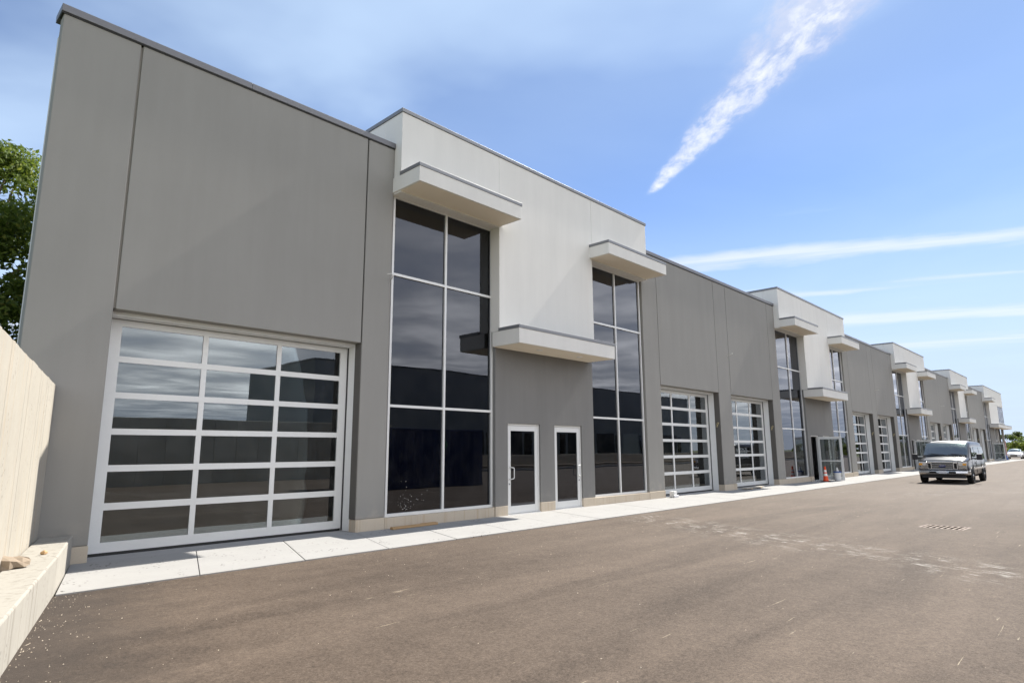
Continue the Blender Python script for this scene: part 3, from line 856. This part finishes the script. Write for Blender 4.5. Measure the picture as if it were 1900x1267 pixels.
# windscreen: follows the raked stations
def strip(sts, i0, i1, off, inset=0.0):
    return [[Vector(q) + Vector(off) for q in ring(*s)[i0:i1]] for s in sts]
ws = []
for f in (0, .5, 1):
    xa, za = -.17 - .70 * f, 1.375 + .60 * f
    hw = .89 - .05 * f
    ws.append([(xa + .055 + .05 * (1 - (k / 4) ** 2), k / 4 * hw, za + .03) for k in range(-4, 5)])
addl('windscreen', MB().loft(ws, False, False), 'vehicle_glass', van, 0, True)
for s, nm in ((1, 'left'), (-1, 'right')):
    def side_pane(x0, x1, xt0, xt1, z0=1.17, z1=1.82):
        yb0, yt = .994, .928
        return MB().quad((x0, s * yb0, z0), (x1, s * yb0, z0), (xt1, s * yt, z1), (xt0, s * yt, z1))
    addl('side_window', side_pane(-.50, -1.42, -.92, -1.42, 1.17, 1.80), 'vehicle_glass', van)
    addl('side_window', side_pane(-1.52, -2.95, -1.52, -2.95), 'vehicle_glass', van)
    addl('side_window', side_pane(-3.05, -4.45, -3.05, -4.40), 'vehicle_glass', van)
    for xx in (-.36, -1.47, -2.98):
        addl('door_seam', MB().box(xx - .008, xx + .008, s * 1.012 - .006, s * 1.012 + .006, .5, 1.10), 'void_black', van)
    addl('door_handle', MB().box(-1.36, -1.18, s * 1.015 - .015, s * 1.015 + .015, .98, 1.03), 'black_plastic', van, .006)
    addl('side_moulding', MB().box(-4.4, -.5, s * 1.016 - .012, s * 1.016 + .012, .68, .76), 'chrome', van, .005)
    # headlamp with amber corner
    hl = addl('headlight', MB().box(.72, .895, s * .775 - .165, s * .775 + .165, .70, 1.06), 'chrome', van, .012)
    addl('lamp_lens', MB().box(.896, .91, s * .775 - .15, s * .775 + .15, .71, .90), 'lamp_glass', hl, .004)
    addl('turn_signal', MB().box(.896, .916, s * .86 - .07, s * .86 + .07, .905, 1.0), 'amber', hl, .004)
    mr = addl('wing_mirror', MB().box(-.42, -.24, s * 1.30 - .11, s * 1.30 + .11, 1.16, 1.46), 'black_plastic', van, .03)
    addl('mirror_arm', MB().box(-.36, -.30, s * 1.10 - .12, s * 1.10 + .12, 1.20, 1.26), 'black_plastic', mr)
    for xx in (0, -3.5):
        addl('wheel_arch', MB().loft([[(xx + math.cos(a) * q, s * yy, .36 + math.sin(a) * q) for a in [math.pi * k / 14 - .1 for k in range(16)]] for q, yy in ((.46, .99), (.46, 1.022), (.41, 1.022), (.41, .85))], False, False), 'black_plastic', van)
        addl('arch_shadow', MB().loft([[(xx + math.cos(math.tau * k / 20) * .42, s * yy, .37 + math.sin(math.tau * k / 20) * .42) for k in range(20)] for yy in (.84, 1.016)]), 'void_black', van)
        wheel(van, xx, s * .93, .375, .24, s)
    addl('tail_light', MB().box(-4.70, -4.655, s * .84 - .07, s * .84 + .07, .95, 1.35), 'cone_orange', van, .01)
# grille
gr = addl('grille', MB().box(.79, .895, -.60, .60, .70, 1.10), 'chrome', van, .015)
addl('grille_back', MB().box(.896, .902, -.42, .42, .73, 1.05), 'void_black', gr)
for sgn in (-1, 1): addl('grille_vent', MB().box(.896, .903, sgn * .51 - .055, sgn * .51 + .055, .74, 1.0), 'void_black', gr)
for z in (.735, .835, .935, 1.035): addl('grille_bar', MB().box(.902, .916, -.41, .41, z - .016, z + .016), 'chrome', gr, .004)
ov = MB().loft([[(xx, .14 * sc2 * math.cos(math.tau * k / 24), .86 + .056 * sc2 * math.sin(math.tau * k / 24)) for k in range(24)] for xx, sc2 in ((.912, 1), (.930, 1), (.931, .9))])
addl('badge', ov, 'oval_blue', gr)
tx = bpy.data.curves.new('badge_script', 'FONT'); tx.body = 'Ford'; tx.size = .085; tx.align_x = 'CENTER'; tx.align_y = 'CENTER'; tx.extrude = .002
to = bpy.data.objects.new('badge_script_curve', tx); COL.objects.link(to)
dg_ = bpy.context.evaluated_depsgraph_get()
me = bpy.data.meshes.new_from_object(to.evaluated_get(dg_)); bpy.data.objects.remove(to)
me.materials.clear(); me.materials.append(MATS['chrome'])
o = link('badge_lettering', me, gr); o.matrix_local = Matrix(((0, 0, 1, .933), (1, 0, 0, 0), (0, 1, 0, .86), (0, 0, 0, 1)))
# bumper, plate, valance, wipers, hood edge
addl('bumper', MB().loft([[(x0 + dx, y_, z_) for dx, z_ in ((0, .44), (.10, .46), (.13, .53), (.12, .62), (.06, .66), (0, .66))] for y_, x0 in ((-1.02, .50), (-.95, .80), (-.5, .91), (.5, .91), (.95, .80), (1.02, .50))]), 'chrome', van, 0)
for a, b in ((-.52, -.24), (.24, .52)): addl('bumper_slot', MB().box(1.02, 1.046, a, b, .53, .60), 'void_black', van)
addl('licence_plate', MB().box(1.02, 1.05, -.155, .155, .50, .64), 'plate_white', van, .003)
addl('valance', MB().box(.45, .86, -.85, .85, .27, .44), 'black_plastic', van, .02)
addl('underbody', MB().box(-4.4, .5, -.72, .72, .26, .40), 'void_black', van)
for y0, y1 in ((.72, .05), (-.05, -.70)):
    addl('wiper', MB().tube([(-.02, y0, 1.42), (-.10, (y0 + y1) / 2, 1.455), (-.17, y1, 1.47)], .012, 5), 'black_plastic', van)
addl('cabin_trim', MB().box(-1.2, -.9, -.7, .7, .95, 1.55), 'void_black', van, .05)

def car(loc, rz, label, paint_m, group):
    c = thing('parked_car', loc, label, 'car', group, rz)
    st = [(.92, .35, .55, .68, .72, .70, .55, .02), (.85, .25, .60, .76, .88, .86, .72, .02), (.4, .22, .72, .90, .90, .88, .78, .03), (-.35, .22, .84, 1.02, .90, .88, .78, .03), (-.75, .22, .92, 1.25, .90, .87, .72, .03), (-1.25, .22, .93, 1.46, .90, .87, .64, .03),
          (-2.3, .22, .95, 1.46, .90, .87, .64, .03), (-3.0, .24, .98, 1.30, .90, .86, .68, .02), (-3.5, .30, .92, 1.05, .86, .82, .70, .01)]
    addl('body', MB().loft([ring(*s) for s in st]), paint_m, c, 0, True)
    ws = [[(-.36 - .75 * f + .03, k / 4 * (.76 - .12 * f), 1.06 + .36 * f + .03) for k in range(-4, 5)] for f in (0, 1)]
    addl('windscreen', MB().loft(ws, False, False), 'vehicle_glass', c)
    addl('grille', MB().box(.86, .93, -.42, .42, .36, .60), 'black_plastic', c, .02)
    addl('bumper_bar', MB().box(.90, .945, -.30, .30, .46, .50), 'chrome', c, .01)
    for s in (-1, 1):
        addl('headlight', MB().box(.70, .88, s * .66 - .13, s * .66 + .13, .58, .70), 'lamp_glass', c, .02)
        addl('side_window', MB().quad((-.85, s * .885, .97), (-2.8, s * .885, 1.0), (-2.35, s * .73, 1.36), (-1.2, s * .73, 1.36)), 'vehicle_glass', c)
        addl('wing_mirror', MB().box(-.62, -.48, s * 1.0 - .08, s * 1.0 + .08, .95, 1.08), paint_m, c, .03)
        for xx in (.1, -2.6): wheel(c, xx, s * .82, .32, .2, s)
    return c
gp = 'cars parked beyond the far end of the building'
car((121.0, 10.9, -.02), math.pi, 'white sedan parked nose-on past the far corner of the building', 'car_white', gp)
car((127.5, 8.9, -.02), math.pi + .12, 'beige sedan parked behind the white sedan', 'car_beige', gp)
car((124.0, 6.2, -.02), math.pi + .1, 'silver-white sedan parked beside the beige sedan', 'car_white', gp)

# ------------------------------------------------------------------ things across the drive, seen in the glass
ct = thing('shipping_container', (18.2, -.75, -.02), 'dark blue corrugated shipping container beside the drive, reflected in the tall window', 'container')
rg = []
n = 60
prof = []
for i in range(n + 1):
    x = -3.0 + 6.0 * i / n
    prof.append((x, 1.18 + (.035 if (i // 2) % 2 else 0)))
mb = MB()
for i in range(n):
    (xa, ya), (xb, yb) = prof[i], prof[i + 1]
    for s in (1, -1): mb.quad((xa, s * ya, .15), (xb, s * yb, .15), (xb, s * yb, 2.5), (xa, s * ya, 2.5))
addl('side_panel', mb, 'container_blue', ct)
addl('roof', MB().box(-3.03, 3.03, -1.22, 1.22, 2.5, 2.6), 'container_blue', ct, .01)
addl('base_frame', MB().box(-3.03, 3.03, -1.22, 1.22, .01, .15), 'container_blue', ct, .01)
addl('door', MB().box(-3.03, -2.97, -1.2, 1.2, .15, 2.5), 'container_blue', ct, .01)
addl('end_panel', MB().box(2.97, 3.03, -1.2, 1.2, .15, 2.5), 'container_blue', ct, .01)
addl('round_mark', MB().lathe([(.22, 0), (.22, .01), (.15, .011)], 24), 'mark_green', ct).matrix_local = Matrix.Translation((.6, 1.222, 1.9)) @ Matrix.Rotation(R(-90), 4, 'X')

ob = thing('industrial_building', (55, -22, 0), 'dark stucco unit row across the drive, mirrored in the windows', 'building')
add('wall', MB().box(25, 86, -34, -22, 0, 8.9), 'dark_stucco', ob)
add('parapet_cap', MB().box(24.95, 86.05, -34.05, -21.95, 8.9, 9.02), 'coping_metal', ob)
for k in range(10):
    x = 28 + k * 5.6
    dd = add('garage_door', MB().box(x, x + 3.6, -21.99, -21.93, .35, 3.6), 'far_white' if k % 3 == 1 else 'black_plastic', ob)
    add('window', MB().box(x + 4.0, x + 5.0, -21.99, -21.94, 1.2, 3.4), 'tinted_glass', ob)
bedw = thing('garden_wall', (55, -14.9, 0), 'low cream wall with planting bed along the far side of the drive', 'wall')
add('wall_face', MB().box(24, 130, -15.1, -14.8, -.1, 1.2), 'brightened_concrete', bedw, .02)
add('kerb', MB().box(24, 130, -13.3, -13.0, -.1, .14), 'sidewalk', bedw, .02)
add('soil', MB().box(24, 130, -14.79, -13.31, -.1, .35), 'rock', bedw)

# ------------------------------------------------------------------ trees
def tree_meshes(seed, h, cr, nclump, leaves, ls, m, trunk_h=.35, squash=.75, low=.3):
    rn = random.Random(seed)
    tk = MB()
    top = Vector((rn.uniform(-.2, .2), rn.uniform(-.2, .2), h * .78))
    path = [Vector((0, 0, -.3)), Vector((.05, .03, h * .2)), Vector((-.08, .1, h * .45)), top]
    tk.tube(path, [h * .028, h * .022, h * .015, h * .004], 8)
    cl = []
    for i in range(nclump):
        a = rn.uniform(0, math.tau); ht = rn.uniform(low, .98)
        env = math.sin(math.pi * min(.98, max(.06, (ht - low * .6) / (1.04 - low * .6)))) ** .55
        q = Vector((math.cos(a), math.sin(a), 0)) * cr * env * rn.uniform(.35, 1.0) + Vector((0, 0, h * ht))
        cl.append((q, cr * rn.uniform(.20, .36)))
        if i % 2 == 0:
            f = rn.uniform(.25, .75)
            b0 = path[1].lerp(path[3], f * .8)
            mid = b0.lerp(q, .55) + Vector((rn.uniform(-.2, .2), rn.uniform(-.2, .2), rn.uniform(.0, .4))) * cr * .2
            tk.tube([b0, mid, q], [h * .009, h * .006, h * .002], 5)
    lv = MB()
    for i in range(leaves):
        q, rad = cl[rn.randrange(len(cl))]
        u = Vector((rn.gauss(0, 1), rn.gauss(0, 1), rn.gauss(0, 1))).normalized() * rad * rn.random() ** .4
        u.z *= squash
        c = q + u
        if c.z < h * .1: continue
        nrm = (u.normalized() * .5 + Vector((rn.gauss(0, .6), rn.gauss(0, .6), .5 + rn.gauss(0, .5)))).normalized()
        a_ = nrm.orthogonal().normalized(); b_ = nrm.cross(a_)
        th = rn.uniform(0, math.tau)
        e1 = a_ * math.cos(th) + b_ * math.sin(th); e2 = nrm.cross(e1)
        s1, s2 = ls * rn.uniform(.6, 1.3), ls * rn.uniform(.35, .6)
        lv.quad(c - e1 * s1, c + e2 * s2 - nrm * s2 * .3, c + e1 * s1, c - e2 * s2 - nrm * s2 * .3)
    return tk.mesh('trunk', 'bark', (0, 0, 0), True), lv.mesh('crown', m)
def plant_tree(name, ms, loc, label, group=None, s=1.0, rz=0.0):
    e = thing(name, loc, label, 'tree', group, rz)
    e.scale = (s, s, s)
    link('trunk', ms[0], e); link('crown', ms[1], e)
    return e
near1 = tree_meshes(11, 8.2, 2.9, 52, 19000, .085, MATS['leaf_near'], low=.12, squash=.6)
near2 = tree_meshes(5, 7.0, 3.2, 44, 16000, .085, MATS['leaf_near'], low=.10)
plant_tree('leafy_tree', near1, (1.5, 21.0, 2.3), 'leafy green tree close beside the building corner above the retaining wall', None, .9)
plant_tree('leafy_tree', near2, (-.3, 26.5, 2.3), 'fuller leafy tree standing further back above the retaining wall', None, .95, 1.3)
near3 = tree_meshes(9, 4.6, 2.0, 34, 11000, .075, MATS['leaf_near'], low=.05)
plant_tree('leafy_tree', near3, (1.3, 16.8, 2.2), 'low dark green bushy tree behind the top of the retaining wall')
fm = [tree_meshes(21, 6.2, 3.3, 30, 5200, .20, MATS['leaf_mid'], low=.06), tree_meshes(22, 5.0, 3.4, 26, 4600, .20, MATS['leaf_lime'], low=.05), tree_meshes(23, 7.0, 3.6, 30, 5200, .21, MATS['leaf_dark'], low=.06)]
rn = random.Random(17)
lbl = {0: 'mid green rounded tree in the wood edge beyond the parked cars', 1: 'lime green low tree in the wood edge beyond the parked cars', 2: 'tall dark green tree at the back of the wood beyond the parked cars'}
for i in range(46):
    kd = (1, 0, 2)[i % 3]
    X = {1: 148, 0: 156, 2: 166}[kd] + rn.uniform(-3, 3)
    yy = -28 + (i // 3) * 4.6 + rn.uniform(-1.5, 1.5)
    plant_tree('woodland_tree', fm[kd], (X, yy, -1.3 if kd == 1 else -.7), lbl[kd], 'trees at the edge of the wood', rn.uniform(.62, .80), rn.uniform(0, 6))

# ------------------------------------------------------------------ loose grit along the ledge
gm = MB(); rn = random.Random(5)
for i in range(520):
    y = rn.uniform(3.2, 9.0); x = 1.86 + LOT * 1.045 * (y - 9.15) + .01 + abs(rn.gauss(0, .35)) ** 1.3
    if i > 300: x, y = rn.uniform(1.5, 20), rn.uniform(2.2, 8.9)
    s = rn.uniform(.003, .009)
    a = rn.uniform(0, 6)
    pts = [(x + s * math.cos(a + k * 2.09), y + s * math.sin(a + k * 2.09), -.0195) for k in range(3)]
    tp = (x + s * .2, y, -.02 + s * rn.uniform(.7, 1.1))
    j = len(gm.v); gm.v += pts + [tp]; gm.f += [(j, j + 1, j + 3), (j + 1, j + 2, j + 3), (j + 2, j, j + 3)]
tag(add('loose_grit', gm, 'plinth'), 'scattered pale grit along the edge of the asphalt', 'gravel', kind='stuff')
